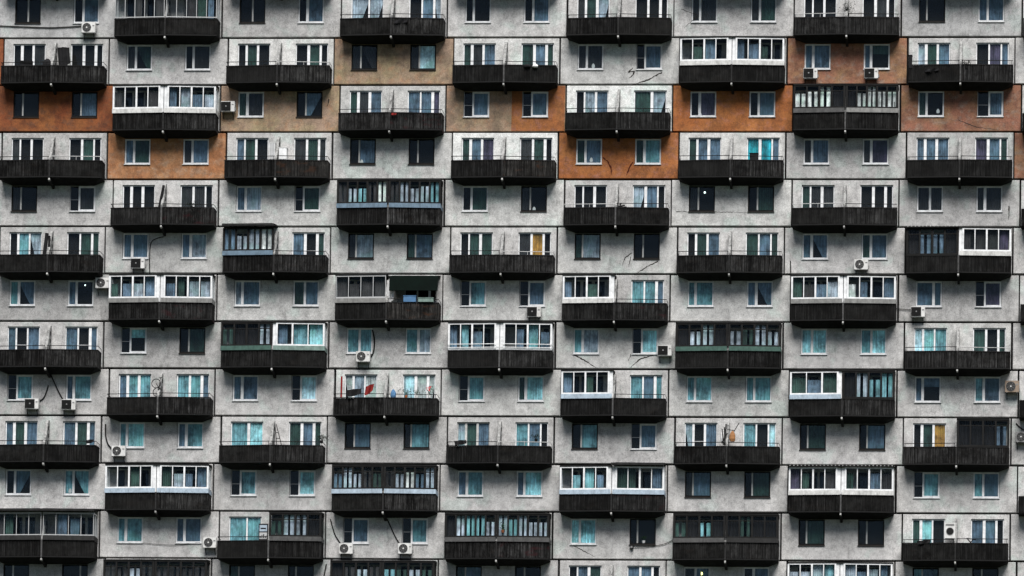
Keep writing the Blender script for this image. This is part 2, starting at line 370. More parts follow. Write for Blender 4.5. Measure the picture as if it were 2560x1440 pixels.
# ------------------------------------------------------------------ balconies
HW, DE, DM = 3.03, .95, 1.12
def yv(x): return -(DE+(DM-DE)*(1-abs(x)/HW))
PT = .84
def balcony(c, r, L, R, label=None, pm=('slats_dark','slats_grey'), roof=(None,None), railcol='rail_dark'):
    loc = Vector((c*PITCH, 0, jz(r)))
    g = MB(); g.prism([(-HW,.0),(-HW,-DE),(0,-DM),(HW,-DE),(HW,.0)], -.17, -.03, 'soffit_and_shade')
    T = [(-2.98,-.004,-.174),(-2.98,-.9,-.174),(2.98,-.9,-.174),(2.98,-.004,-.174)]; U = [(-2.42,-.004,-.385),(-2.55,-.35,-.33),(2.55,-.35,-.33),(2.42,-.004,-.385)]  # added wedge, shaped and coloured as the shade beneath the slab
    g.face(U[::-1], 'soffit_and_shade'); g.face(T, 'soffit_and_shade')
    for i in range(4): g.face([U[i],U[(i+1)%4],T[(i+1)%4],T[i]], 'soffit_and_shade')
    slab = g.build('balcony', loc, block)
    if label: slab['label'] = label
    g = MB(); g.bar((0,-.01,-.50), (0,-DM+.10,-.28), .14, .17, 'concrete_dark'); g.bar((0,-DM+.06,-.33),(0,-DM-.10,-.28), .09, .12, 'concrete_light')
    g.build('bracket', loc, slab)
    g = MB(); prof = [(-.015,.0),(-.015,2.50),(-.25,2.46),(-.46,2.25),(-.62,1.85),(-.78,1.45),(-1.0,1.12),(-DM+.07,1.0),(-DM+.07,0)]
    g.prism_x(prof, -.07, .07, 'concrete_wing')
    for zz, ww in ((2.0,.22),(1.55,.3),(1.1,.42)): g.box(.071, .078, -ww-.18, -ww+.05, zz-.13, zz+.10, 'blotch_dark'); g.box(-.078, -.071, -ww-.18, -ww+.05, zz-.13, zz+.10, 'blotch_dark')  # flat dark blotches on both faces of the divider
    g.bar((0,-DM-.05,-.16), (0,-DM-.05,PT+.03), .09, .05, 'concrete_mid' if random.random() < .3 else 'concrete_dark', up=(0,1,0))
    g.build('divider', loc, slab)
    for s, spec, p in ((-1, L, pm[0]), (1, R, pm[1])):
        g = MB()
        if s < 0: g.sheet((-HW,-DE), (0,yv(0)), -.15, PT, .03, .10, p); g.sheet((-HW,-.02), (-HW,-DE), -.15, PT, .02, .10, p)
        else: g.sheet((0,yv(0)), (HW,-DE), -.15, PT, .03, .10, p); g.sheet((HW,-DE), (HW,-.02), -.15, PT, .02, .10, p)
        a, b = (s*.05, yv(.05)), (s*HW, -DE)
        wob = random.uniform(-.02,.02)
        g.bar((a[0],a[1]-.01,PT+.02), (b[0],b[1]-.01,PT+.02+wob), .06, .05, 'rail_dark'); g.bar((b[0],b[1],PT+.02+wob), (b[0],-.02,PT+.02), .05, .05, 'rail_dark')
        g.bar((a[0],a[1]-.035,-.13), (b[0],b[1]-.035,-.13), .03, .07, 'rail_dark')
        g.build('parapet', loc, slab)
        kind, tn = spec[0], spec[1]
        opt = spec[2] if len(spec) > 2 else None
        if kind == 'O':
            g = MB(); rc = 'rail_light' if opt == 'light' else 'rail_dark'
            zr = 1.10+random.uniform(-.03,.02)
            g.tube([(a[0],a[1],zr),(b[0],b[1],zr+random.uniform(-.02,.02)),(b[0],-.02,zr)], .021, rc, 6)
            for q in (.02,.5,.97):
                x = a[0]+(b[0]-a[0])*q; y = a[1]+(b[1]-a[1])*q; g.tube([(x,y,PT),(x,y,zr)], .014, rc, 5)
            g.build('railing', loc, slab)
            triple(c, r, 0 if s < 0 else 1, tn, opt if opt and opt in MATS else 'upvc_white')
        else:
            glaze(c, r, s, kind, tn, opt, slab, roof[0 if s < 0 else 1], loc)
            triple(c, r, 0 if s < 0 else 1, 'kkk', 'wood_grey', 'inner_window')
    return slab
def glaze(c, r, s, kind, tn, band, slab, roof, loc):
    fm = {'W':'upvc_white','T':'upvc_grey','D':'wood_dark','G':'upvc_grey'}[kind]
    top = 2.47; bot = 1.12 if band else .90
    inx = .26 if kind == 'W' else .07
    x0, x1 = (s*inx, s*(HW-.04)); off = .05
    P = lambda x: Vector((x, yv(x)-.0, 0))
    n = len(tn); xs = [x0+(x1-x0)*i/n for i in range(n+1)]
    order = tn if s > 0 else tn[::-1]
    wf = dict(W=.062, T=.04, D=.075, G=.045)[kind]
    g = MB(); up = (0,0,1)
    for z, h in ((bot+.04,.09 if kind != 'T' else .05),(top-.035,.08)):
        g.bar((x0,yv(x0),z), (x1,yv(x1),z), .07, h, fm)
        g.bar((x1,yv(x1),z), (x1,-.02,z), .06, h, fm)
    for i, x in enumerate(xs):
        wd = wf*(1.6 if (kind in 'WD' and (i in (0,n) or i == n//2)) else .8 if kind != 'D' else 1.25)
        g.bar((x,yv(x)-.005,bot), (x,yv(x)-.005,top), wd, .06, fm, up=(0,1,0))
    g.bar((x1,-.04,bot),(x1,-.04,top), .06,.06, fm, up=(0,1,0)); g.bar((x1,-.5,bot),(x1,-.5,top), .05,.05, fm, up=(0,1,0))
    if kind == 'D' and (c+r) % 4 == 1 or (kind == 'D' and c == 3 and r == 10):
        g.bar((x0,yv(x0)-.01,2.12), (x1,yv(x1)-.01,2.12), .05, .05, fm)
    if (c,r) == (4,7):
        for z in (1.02,1.22): g.tube([(s*.03,yv(0)-.10,z),(s*HW,-DE-.10,z),(s*HW,-.02,z)], .022, 'upvc_white', 6)
    if kind == 'W': g.box(*(sorted((s*.02, s*(inx-.02)))), yv(0)+.04, yv(0)+.10, bot-.25, top, 'upvc_white')
    go = g.build('glazing', loc, slab)
    g = MB(); A, B = P(x0), P(x1)
    g.face([(A.x,A.y+.01,bot),(B.x,B.y+.01,bot),(B.x,B.y+.01,top),(A.x,A.y+.01,top)], 'glass')
    g.face([(B.x,B.y,bot),(B.x,-.02,bot),(B.x,-.02,top),(B.x,B.y,top)], 'glass'); g.build('glass', loc, slab)
    g = MB(); m = 0
    for i in range(n):
        t = order[i]
        if t == 'k' and kind == 'D':
            a, b = sorted((xs[i], xs[i+1])); cloth(g, a+.03, b-.03, (yv(a)+yv(b))/2+.2, bot-.05, top-.02, 'cloth_dark_and_shade', .02, .2); m += 1  # dark sheet stands in for the unlit inside of the balcony
        if t == 'k': continue
        a, b = sorted((xs[i], xs[i+1])); ym = (yv(a)+yv(b))/2+.14; gp = (b-a)*.12
        zt = top-random.choice((.05,.05,.3,.45)); m += 1
        if kind == 'D':      # narrow strips of cloth with gaps between them
            k = 2 if b-a > .55 else 1
            for q in range(k):
                u0 = a+(b-a)*(q+.14)/k; u1 = a+(b-a)*(q+.72+random.uniform(-.1,.1))/k
                cloth(g, u0, u1, ym, bot-.02, zt, 'curtain_and_reflection_'+t, .012, .09)
        else: cloth(g, a+gp*.5, b-gp*random.choice((.3,1.5,3)), ym+.1, bot-.05, zt, 'curtain_and_reflection_'+t, .02, .12)
    if m: g.build('curtain_and_reflection', loc, slab)
    if band:
        g = MB(); z0 = PT+.0; 
        g.bar((s*.06,yv(.06)-.07,(z0+bot)/2), (x1+s*.04,yv(x1)-.07,(z0+bot)/2), .03, bot-z0-.02, 'band_'+band)
        g.bar((x1+s*.055,yv(x1)-.06,(z0+bot)/2), (x1+s*.055,-.02,(z0+bot)/2), .03, bot-z0-.02, 'band_'+band)
        g.build('cladding_band', loc, slab)
    g = MB()
    rp = [(s*.0,.0),(s*.0,yv(0)-.06),(s*(HW+.02),-DE-.06),(s*(HW+.02),.0)]
    if s > 0: pass
    else: rp = rp[::-1]
    if roof == 'canopy':
        rp = [(s*-.02,-.02),(s*-.02,yv(0)-.32),(s*(HW+.04),-DE-.32),(s*(HW+.04),-.02)]; rp = rp if s > 0 else rp[::-1]
        f = lambda x, y: 2.62+.24*(1+y/1.6)
        g.prism(rp, lambda x, y: f(x,y)-.13 if y < -.1 else f(x,y)-.05, f, 'concrete_dark'); g.bar((x0,yv(x0)-.3,2.60),(x1,yv(x1)-.3,2.60),.04,.12,'concrete_dark')
    elif roof == 'ribbed':
        f = lambda x, y: 2.52+.16*(1+y/1.3)
        rp2 = [(s*0,-.02),(s*0,yv(0)-.18),(s*(HW+.06),-DE-.18),(s*(HW+.06),-.02)]; rp2 = rp2 if s > 0 else rp2[::-1]
        g.prism(rp2, lambda x, y: f(x,y)-.05, f, 'wood_dark')
        for i in range(14):
            x = s*(.1+i*.22); g.tube([(x,yv(x)-.2,f(x,yv(x))-.005),(x,-.05,f(x,0)-.01)], .035, 'wood_grey', 5)
    else:
        g.prism(rp, top, lambda x, y: top+.05+.14*(1+y/1.3), 'wood_dark')
    g.build('balcony_roof', loc, slab)

# ------------------------------------------------------------------ what each cell of the facade holds
W = {0:{0:('d kk .5','w kb .38'),2:('d kk .5','w kb'),4:('w kk .33','w kb'),6:('w nn .33','w ng'),8:('d kk .3','w bb')},
1:{1:('w ng sweepL','w kn .33'),3:('d nn sweepL','d nc'),5:('w nn','wo kb .33'),7:('w bb .33','w bg .28 blind'),-1:(None,'d kk'),9:('d kn',None)},
2:{0:('d kk','d kb'),2:('w gn','d kb sweepR'),4:('wo kb','wo kb'),6:('w kv','w kb'),8:('w gk .33','wo kb .45')},
3:{1:('w bg','w nb'),3:('d kb','d kk'),5:('w gb','w gt'),7:('w nb .33','w nv .33'),-1:(None,'d kk'),9:('d kn',None)},
4:{0:('d nk','wo kn'),2:('w bs','wo kg .33'),4:('w kg','d nk'),6:('d nk','d kg'),8:('w nn .5','w nn .33')},
5:{1:('w bb','w bs'),3:('d ns .3','d gb .33'),5:('d gs .3','d kk'),7:('w bb sweepL','w gb'),-1:(None,'d kk'),9:('d kn',None)},
6:{0:('w tb sweepL','w bk .33'),2:('w sb .3','w gb .45'),4:('wo kt','wo kb'),6:('w tt .3','w bb sweepL'),8:('w bb .68','wo kv')},
7:{1:('wo kT blind','d kg'),3:('w tt .5','w ts .5'),5:('w ts','wo nT'),7:('w TT .42','w tT .42'),-1:(None,'d kk'),9:('d kn',None)},
8:{0:('wo kt','w bt .3'),2:('w bb','wo kc'),4:('wo gt','w gT .3'),6:('w tT .33','w tt .33'),8:('w bb .3 blind','w tb')},
9:{1:('w tT .3','w bt .33'),3:('d kb','d nt .28'),5:('d kt','wo kb'),7:('d kg .3','d kb .3'),-1:(None,'d kk'),9:('d kn',None)},
10:{0:('w kb sweepR','w tt sweepL'),2:('wo kt','wo kT'),4:('w bt','w bT .3'),6:('d nb .3','d kg .3'),8:('wo kt','w tb .38')},
11:{1:('w tt .33','w bb .33'),3:('wo kb','wo kt'),5:('w TT .36','d kk .3'),7:('d kg .3','d kk .33'),-1:(None,'d kk'),9:('d kn',None)},
12:{0:('d kk','d kk .7'),2:('d gk','d kk .3'),4:('d gb','d kk'),6:('w nb .45','w kb .4'),8:('d tb','d kk')}}
PM = {(2,0):'plaster_rust',(1,3):'plaster_beige',(1,7):'plaster_pink',(1,-1):'plaster_rust',(2,2):'plaster_beige',(2,4):'plaster_beige',(2,6):'plaster_orange',
(2,8):'plaster_pink',(3,1):'plaster_tan',(3,5):'plaster_orange',(3,9):'plaster_pink',(1,5):'plaster_pale',(3,3):'plaster_pale',(5,3):'plaster_pale',(5,5):'plaster_pale',(4,4):'plaster_pale',
(4,6):'plaster_pale',(6,2):'plaster_pale',(6,4):'plaster_pale',(7,5):'plaster_pale',(8,4):'plaster_pale',(8,6):'plaster_pale',(5,1):'plaster_pale',(4,2):'plaster_pale',(6,6):'plaster_pale',
(0,0):'plaster_shade',(0,8):'plaster_shade',(12,0):'plaster_shade',(12,2):'plaster_shade'}
LBL = {'plaster_rust':'dark rust orange painted wall panel','plaster_beige':'beige painted wall panel','plaster_pink':'wall panel with patchy faded pinkish orange paint',
'plaster_orange':'bright orange painted wall panel','plaster_tan':'wall panel of mottled brown orange paint'}
CK = {(1,5):[([(1655,181),(1620,200),(1580,212)],.06,'crack'),([(1582,170),(1571,181),(1586,178),(1583,186),(1572,196)],.06,'crack')],
(3,5):[([(1507,393),(1520,405),(1527,418),(1529,438)],.07,'crack_brown'),([(1583,405),(1573,420),(1566,438)],.07,'crack_brown')],
(5,5):[([(1645,653),(1615,668),(1592,684)],.05,'crack'),([(1580,632),(1562,645),(1555,665)],.05,'crack'),([(1577,642),(1572,668)],.05,'crack')],
(7,5):[([(1434,886),(1460,900),(1490,919)],.06,'crack'),([(1640,885),(1600,898),(1575,920)],.05,'crack'),([(1577,886),(1570,903)],.04,'crack')],
(11,5):[([(1427,1360),(1455,1375),(1487,1392)],.04,'crack')],(2,2):[([(822,248),(818,268)],.05,'crack')],
(4,6):[([(1690,529),(1778,530),(1868,531)],.03,'crack')],(0,6):[([(1702,22),(1745,38),(1710,70)],.03,'crack')],(2,8):[([(2395,300),(2440,318),(2500,325)],.03,'crack')],
(4,8):[([(2523,515),(2522,550)],.06,'crack')]}
O = 'O'
B = {0:{1:(('T','kknkn'),('T','kkngb')),3:((O,'ss'),(O,'kbs')),5:((O,'ngs','rail'),(O,'kkk')),7:((O,'kkk','light'),(O,'knk'))},
1:{0:((O,'kkn'),(O,'kkk')),2:((O,'kgk'),(O,'kgk','light')),4:((O,'gnb'),(O,'gbg')),6:(('W','kgbk','white'),('W','bbgk','white')),8:((O,'sgb'),(O,'kvb'))},
2:{1:(('W','nkkn','white'),('W','bsbs','white')),3:((O,'gnb'),(O,'bbv')),5:((O,'ksb'),(O,'gs')),7:(('D','wwwk','darkgrey'),('D','kwwww','grey'))},
3:{0:((O,'nkk'),(O,'kgk','light')),2:((O,'bgk'),(O,'ngn')),4:((O,'gbv'),(O,'ngk')),6:((O,'gbb'),(O,'CCb')),8:((O,'bbb'),(O,'vbg'))},
4:{1:((O,'kkk'),(O,'nnk')),3:(('D','nstnw','blue'),('D','nssst','blue')),5:((O,'kkk','light'),(O,'sbk')),7:((O,'gnn','light'),(O,'kkk'))},
5:{0:((O,'kts'),(O,'kgg')),2:(('D','bssw','blue'),(O,'bkg')),4:((O,'kgg'),(O,'nyk','light')),6:((O,'kgb'),(O,'gbg')),8:(('D','kbbk'),('W','nnnv','white'))},
6:{1:(('W','gbsb','grey'),('W','bgss','grey')),3:(('G','nnnn','grey'),(O,'kkk')),5:(('W','bkgk','white'),(O,'ttb')),7:(('W','gnbs','grey'),('W','wbkb','grey'))},
7:{0:((O,'bkb'),(O,'bkb')),2:(('D','gkks','green'),('W','btT','greengrey')),4:(('W','btbk'),('W','kbtb')),6:(('D','kssk','green'),('D','sgss','green')),8:((O,'cTt'),(O,'gkg','light'))},
8:{1:((O,'btt'),(O,'ttb')),3:((O,'wsw'),(O,'cww')),5:(('W','bkgk','bluegrey'),(O,'tbt')),7:(('W','gbg','bluegrey'),('D','kstt'))},
9:{0:((O,'bgb'),(O,'bgb')),2:((O,'tT'),(O,'gbg')),4:((O,'sgb','wood_grey'),(O,'tbk','light')),6:((O,'skb'),(O,'tkc')),8:((O,'kgy'),('D','kkkb'))},
10:{1:(('W','kkgk','bluegrey'),('W','gsbb','bluegrey')),3:(('D','bssng','bluegrey'),('D','nswbs','bluegrey')),5:(('W','kttb','bluegrey'),('W','ggkb','bluegrey')),7:(('W','vgkn','white'),('W','gkbn','white'))},
11:{0:(('T','ngkk','dark'),('T','kbbk','dark')),2:((O,'tt'),('D','gssk','darkgrey')),4:(('D','kstts','darkgrey'),('D','stsss','darkgrey')),6:(('D','gktk','darkgrey'),('D','kgkk','dark')),8:((O,'gTk'),(O,'bbk'))},
12:{1:(('D','nnsn'),('D','nnnn')),3:(('D','knsn'),('D','tgsg')),5:((O,'kbg'),(O,'bbk')),7:(('W','ssst'),('W','sbsb'))}}
ROOF = {(5,2):('canopy',None),(5,8):('ribbed',None),(10,5):(None,'canopy'),(10,7):('ribbed','ribbed'),(11,0):('canopy','canopy')}
SL = {(3,2):('slats_dark','slats_rust'),(3,4):('slats_dark','slats_rust'),(6,3):('slats_dark','slats_rust'),(4,1):('slats_grey','slats_red'),(2,3):('slats_grey','slats_red'),
(6,5):('slats_dark','slats_red'),(11,4):('slats_dark','slats_red'),(5,4):('slats_grey','slats_grey'),(6,1):('slats_dark','slats_red'),(10,5):('slats_dark','slats_red')}
BW = {(3,4):'plaster_white',(2,5):'plaster_white',(8,3):'plaster_pale',(1,2):'plaster_pale',(1,4):'plaster_pale',(2,3):'plaster_pale',(3,6):'plaster_pale',(7,8):'plaster_pale'}
KIND = dict(O='open',W='white framed glazed',T='thin framed glazed',D='dark wooden glazed',G='grey framed glazed')
for r in range(R0, R1+1):
    for c in range(C0, C1+1):
        if (c+r) % 2 == 0:
            spec = W.get(r, {}).get(c, (None, None))
            holes = [(x-WW/2, x+WW/2, WZ, WZ+WH) for s, x in ((0,-WX),(1,WX)) if spec[s]]
            m = PM.get((r,c), 'plaster_grey'); two = (r,c) == (2,4)
            lab = 'wall panel painted beige on the left and orange on the right' if two else LBL.get(m)
            if (r,c) == (2,4): m2 = 'plaster_ochre'
            panel(c, r, WP_HW, holes, m, 'window_panel', lab, 'plaster_orange' if two else None, CK.get((r,c), ()))
            for s in (0,1):
                if spec[s]: window(c, r, s, spec[s])
        else:
            vis = c in range(0,9) and 0 <= r <= 12
            if vis or r in (-1,13) or True:
                holes = [(x-.96, x+.96, .10, 2.47) for x in (-1.60, 1.82)] if vis else []
                panel(c, r, BP_HW, holes, BW.get((r,c), 'plaster_grey'), 'balcony_panel')
            if vis:
                L, R = B[r][c]
                lab = None
                if L[0] != 'O' or R[0] != 'O':
                    lab = ('balcony with %s halves' % KIND[L[0]]) if L[0] == R[0] else 'balcony %s on the left half and %s on the right' % (KIND[L[0]], KIND[R[0]])
                balcony(c, r, L, R, lab, SL.get((r,c), random.choice((('slats_smooth','slats_grey'),('slats_smooth','slats_dark'),('slats_grey','slats_grey'),('slats_dark','slats_grey'),('slats_dark','slats_smooth')))), ROOF.get((r,c), (None,None)))
            elif c in (-1, 9) or r in (-1,13):
                g = MB(); loc = Vector((c*PITCH,0,jz(r))); g.prism([(-HW,.0),(-HW,-DE),(0,-DM),(HW,-DE),(HW,.0)], -.17, -.03, 'soffit_and_shade'); o = g.build('balcony', loc, block)
                g = MB(); g.sheet((-HW,-DE),(0,yv(0)),-.15,PT,.03,.10,'slats_dark'); g.sheet((0,yv(0)),(HW,-DE),-.15,PT,.03,.10,'slats_dark')
                g.sheet((-HW,-.02),(-HW,-DE),-.15,PT,.02,.10,'slats_dark'); g.sheet((HW,-DE),(HW,-.02),-.15,PT,.02,.10,'slats_dark'); g.build('parapet', loc, o)
                g = MB(); g.bar((0,-.01,-.50), (0,-DM+.10,-.28), .14, .17, 'concrete_dark'); g.build('bracket', loc, o)

# ------------------------------------------------------------------ air conditioners
def aircon(u, v, label, face='fan', wd=.82, y=0.0, hgt=.60, mat='ac_white'):
    p = at(u, v, -.33); x, z = p.x, p.z-hgt/2
    root = tag(empty('air_conditioner', (x, 0, z)), label, 'air conditioner', 'outdoor air conditioner units on the wall')
    g = MB(); a, b = -wd/2, wd/2; y0, y1 = -.47, -.16; e = .025
    g.prism([(a,y1),(a,y0+e),(a+e,y0),(b-e,y0),(b,y0+e),(b,y1)], 0, hgt, mat)
    g.box(b-.17, b-.05, y0-.012, y0-.001, hgt*.62, hgt*.72, 'ac_grey'); g.box(b+.001, b+.06, -.36, -.24, .08, .24, 'ac_grey')
    g.build('casing', (x,0,z), root)
    r = hgt*.43; cx = a+r+.06; cz = hgt*.5
    g = MB(); g.disc((cx,cz), r, y0-.012, y0-.002, 'ac_black')
    if face == 'dark': g.box(a+.02, cx+r+.02, y0-.02, y0-.0125, .03, hgt-.04, 'ac_black')  # black plate paints shade over the fan side
    yb = y0-.024 if face == 'dark' else y0-.014
    for q in (1.0,.72,.45): g.disc((cx,cz), r*q, yb-.008, yb, 'ac_grey' if face != 'dark' else 'rail_dark', 20, r*q-.012)
    for k in range(4):
        t = math.pi*k/4+.3; g.bar((cx-r*math.cos(t),yb-.004,cz-r*math.sin(t)),(cx+r*math.cos(t),yb-.004,cz+r*math.sin(t)),.01,.008,'ac_grey' if face != 'dark' else 'rail_dark',up=(0,1,0))
    g.disc((cx,cz), .045, yb-.016, yb-.009, 'ac_white' if face == 'fan' else 'ac_grey', 12); g.build('fan_grille', (x,0,z), root)
    for q in (a+.12, b-.12):
        g = MB(); g.box(q-.02, q+.02, -.50, .0, -.045, -.003, 'ac_grey'); g.bar((q,-.42,-.04),(q,-.005,-.34),.03,.03,'rail_dark')
        g.build('bracket', (x,0,z), root)
    return root
for a in ((222,70,'white air conditioner below a bluish sill at the top with a long cable at left'),
 (2026,184,'air conditioner under the left window of the pinkish orange panel beside the black balcony','dark'),
 (2178,184,'air conditioner under the right window of the upper pinkish orange panel','dark'),
 (570,267,'boxy air conditioner on the wall between a white glazed balcony and a beige panel','dark'),
 (345,659,'air conditioner under the left window where a bent cable runs down beside it','dark'),
 (2153,662,'small air conditioner with a round fan, above the right half of a white glazed balcony'),
 (257,708,'air conditioner mounted high beside a window with a small lit lamp'),
 (1335,780,'wide air conditioner with a black pipe end on its right, under a blue window','dark'),
 (2295,780,'air conditioner fed by a thin cable from the white glazed balcony at its left','dark'),
 (908,892,'white air conditioner under a teal curtained window with a black hose beside it'),
 (1662,877,'air conditioner at window height touching the balcony of dark green glazing, cracks below it','dark'),
 (80,1010,'left one of two air conditioners fed by curved black hoses under adjacent windows','dark'),
 (172,1012,'right one of two air conditioners fed by curved black hoses under adjacent windows','dark'),
 (2530,967,'dark stained air conditioner, higher of the two at the far right edge','fan',.82,0,.66,'ac_bronze'),
 (297,1128,'air conditioner with a black hose curling down to its left side'),
 (2556,1093,'air conditioner cut by the right edge of the photo, lower of two there','fan',.8,0,.6,'ac_grey'),
 (525,1357,'air conditioner squeezed between a window and the corner of a dark balcony','fan',.78),
 (865,1372,'left one of two white air conditioners under matching white windows near the bottom'),
 (1013,1372,'right one of two white air conditioners under matching white windows near the bottom')): aircon(*a)

# ------------------------------------------------------------------ cables and hoses lying on the wall
def smooth_pts(P, n=5):
    P = [Vector(p) for p in P]; out = []
    for i in range(len(P)-1):
        p0, p1, p2, p3 = P[max(i-1,0)], P[i], P[i+1], P[min(i+2,len(P)-1)]
        for k in range(n):
            t = k/n; out.append(.5*((2*p1)+(p2-p0)*t+(2*p0-5*p1+4*p2-p3)*t*t+(3*p1-p0-3*p2+p3)*t**3))
    return out+[P[-1]]
def cable(pts, r, label, name='cable', cat='cable', y=-.05):
    P = smooth_pts([at(u, v, y) for u, v in pts]); g = MB(); g.tube(P, r, 'cable_black', 6)
    tag(g.build(name, P[0], world_verts=True, smooth=True), label, cat)
cable([(-10,64),(60,67),(130,69),(205,65)], .028, 'slightly sagging black cable running along the wall to the topmost air conditioner')
cable([(409,592),(395,595),(378,606),(374,640),(374,684)], .026, 'black cable bent from a balcony bracket down beside a window')
cable([(122,925),(135,955),(148,982),(160,1003)], .034, 'black hose from a balcony bracket down to the right hand of two paired air conditioners', 'hose', 'hose')
cable([(121,963),(114,985),(106,998),(95,1003)], .036, 'short curved black hose above the left hand of two paired air conditioners', 'hose', 'hose')
cable([(264,1060),(264,1088),(270,1110),(282,1124)], .038, 'black hose curling from a panel edge down to an air conditioner', 'hose', 'hose')
cable([(826,1298),(835,1330),(844,1348),(854,1362)], .032, 'black hose from the panel corner to the left white air conditioner near the bottom', 'hose', 'hose')
cable([(968,1298),(978,1320),(990,1345),(1001,1362)], .032, 'black hose past the panel middle to the right white air conditioner near the bottom', 'hose', 'hose')
cable([(931,825),(936,850),(934,878),(928,892)], .042, 'thick black hose beside the teal curtained window above a white air conditioner', 'hose', 'hose')
cable([(1577,1368),(1620,1366),(1660,1360),(1685,1348)], .018, 'thin black cable sagging from a dark window to the balcony at its right')
cable([(2236,771),(2260,773),(2285,774)], .022, 'thin straight cable from a glazed balcony to the air conditioner on its right')
cable([(356,1357),(400,1361),(440,1362),(500,1356)], .012, 'very thin cable strung between two teal windows near the bottom')
cable([(1976,652),(1977,682)], .03, 'short upright black pipe near the lower left corner of a grey panel', 'pipe', 'pipe')
cable([(2236,255),(2240,300),(2241,326)], .02, 'thin dark pipe down the right edge of the dark glazed balcony with white curtains', 'pipe', 'pipe', -1.0)
cable([(816,1410),(809,1445)], .035, 'black pipe leaning at the bottom edge of the picture beside a dark glazed balcony', 'pipe', 'pipe')
cable([(2540,1058),(2552,1070),(2562,1076)], .03, 'black hose looping above the air conditioner cut by the right edge', 'hose', 'hose')
g = MB(); p = at(1579,1368,-.1); g.box(p.x-.1,p.x+.1,-.16,0,p.z-.1,p.z+.1,'ac_black'); g.box(p.x-.06,p.x+.06,-.19,-.161,p.z-.06,p.z+.06,'ac_grey'); g.tube([(p.x,-.08,p.z+.1),(p.x,-.08,p.z+.3)],.02,'ac_black')
tag(g.build('junction_box', (p.x,0,p.z), world_verts=True), 'small black junction box under the corner of a dark window with plants', 'junction box')

# ------------------------------------------------------------------ things on the balconies and sills
def thing(name, u, v, y, label, cat, fn, group=None):
    p = at(u, v, y); g = MB(); fn(g); o = tag(g.build(name, p), label, cat, group)
    if getattr(fn, 'child', None): fn.child.build('foliage', p, o)
    return o
def drape(wd, hh, mat, amp=.06, n=14, skew=0., dz=0.):
    def f(g):
        rows = []
        for j in range(7):
            t = j/6; row = []
            for i in range(n+1):
                u = i/n; row.append((wd*(u-.5)+skew*t, amp*math.sin(u*9+t*2)+.02*math.sin(23*u), -hh*t*(1+.12*math.sin(u*5))+dz*u))
            rows.append(row)
        k = g.mi(mat); n0 = len(g.v)
        for side in (0,.02):
            for row in rows: g.v += [(x,y+side,z) for x,y,z in row]
        st = n+1
        for j in range(6):
            for i in range(n):
                a = n0+j*st+i; g.f.append((a,a+st,a+st+1,a+1)); g.m.append(k); a += 7*st; g.f.append((a,a+1,a+st+1,a+st)); g.m.append(k)
    return f
def plant(h, wd, mat='leaf', pot='terracotta', flowers=0, n=90):
    def f(g):
        rr = random.Random(int(h*1000)+n)
        ring = [(math.cos(2*math.pi*i/10), math.sin(2*math.pi*i/10)) for i in range(10)]
        n0 = len(g.v); k = g.mi(pot)
        for z, q in ((0,.07),(.13,.10),(.15,.105)): g.v += [(a*q,b*q,z) for a,b in ring]
        for j in range(2):
            for i in range(10): i2 = (i+1)%10; g.f.append((n0+j*10+i,n0+j*10+i2,n0+j*10+10+i2,n0+j*10+10+i)); g.m.append(k)
        g.f.append(tuple(n0+20+i for i in range(10))); g.m.append(k)
        pot_b = g; g = MB(); f.child = g
        for _ in range(5): g.tube([(0,0,.14),(rr.uniform(-wd,wd)*.4,rr.uniform(-.06,.06),.14+h*rr.uniform(.5,.9))],.008,mat,4)
        for _ in range(n):
            c = Vector((rr.gauss(0,.36)*wd, rr.gauss(0,.09), .17+h*abs(rr.gauss(.5,.25)))); s = rr.uniform(.03,.07)
            d = Vector((rr.uniform(-1,1),rr.uniform(-1,1),rr.uniform(-.5,1))).normalized(); e = d.orthogonal().normalized()
            g.face([c-d*s, c+e*s*.45, c+d*s, c-e*s*.45], mat)
        for _ in range(flowers):
            c = Vector((rr.gauss(0,.3)*wd, -.08+rr.gauss(0,.05), .2+h*rr.uniform(.4,1)))
            for q in range(5):
                t = 2*math.pi*q/5; g.face([c, c+Vector((.035*math.cos(t),-.01,.035*math.sin(t))), c+Vector((.035*math.cos(t+1),-.01,.035*math.sin(t+1)))], 'flower_red')
    return f
def bag(wd, h, mat, dp=.3):
    def f(g):
        rr = random.Random(int(wd*900)); n0 = len(g.v); k = g.mi(mat); S = 12; prof = [(0,.75),(.25,1),(.6,.92),(.85,.6),(1,.2)]
        for z, q in prof:
            for i in range(S):
                t = 2*math.pi*i/S; w_ = q*(1+rr.uniform(-.1,.1)); g.v.append((wd/2*w_*math.cos(t), dp/2*w_*math.sin(t), z*h*(1+rr.uniform(-.04,.04))))
        for j in range(len(prof)-1):
            for i in range(S): i2 = (i+1)%S; a = n0+j*S; g.f.append((a+i,a+i2,a+S+i2,a+S+i)); g.m.append(k)
        g.f.append(tuple(n0+(len(prof)-1)*S+i for i in range(S))); g.m.append(k); g.f.append(tuple(n0+i for i in reversed(range(S)))); g.m.append(k)
    return f
def crate(wd, h, dp, mat, door=None):
    def f(g):
        g.box(-wd/2,wd/2,-dp/2,dp/2,0,h,mat); g.box(-wd/2-.02,wd/2+.02,-dp/2-.02,dp/2+.02,h+.002,h+.03,mat)
        if door: g.box(-wd/2+.03,-.01,-dp/2-.015,-dp/2-.002,.05,h-.04,door); g.box(.01,wd/2-.03,-dp/2-.015,-dp/2-.002,.05,h-.04,door)
    return f
def poles(*P, mat='cable_black', r=.022):
    def f(g):
        for a, b in P: g.tube([a, b], r, mat, 6)
    return f
fl = -.6
thing('blanket', 158, 118, -.75, 'large black blanket draped over the balcony divider in the upper left', 'blanket', drape(.72,1.1,'cloth_dark_and_shade',.05,14,.1))
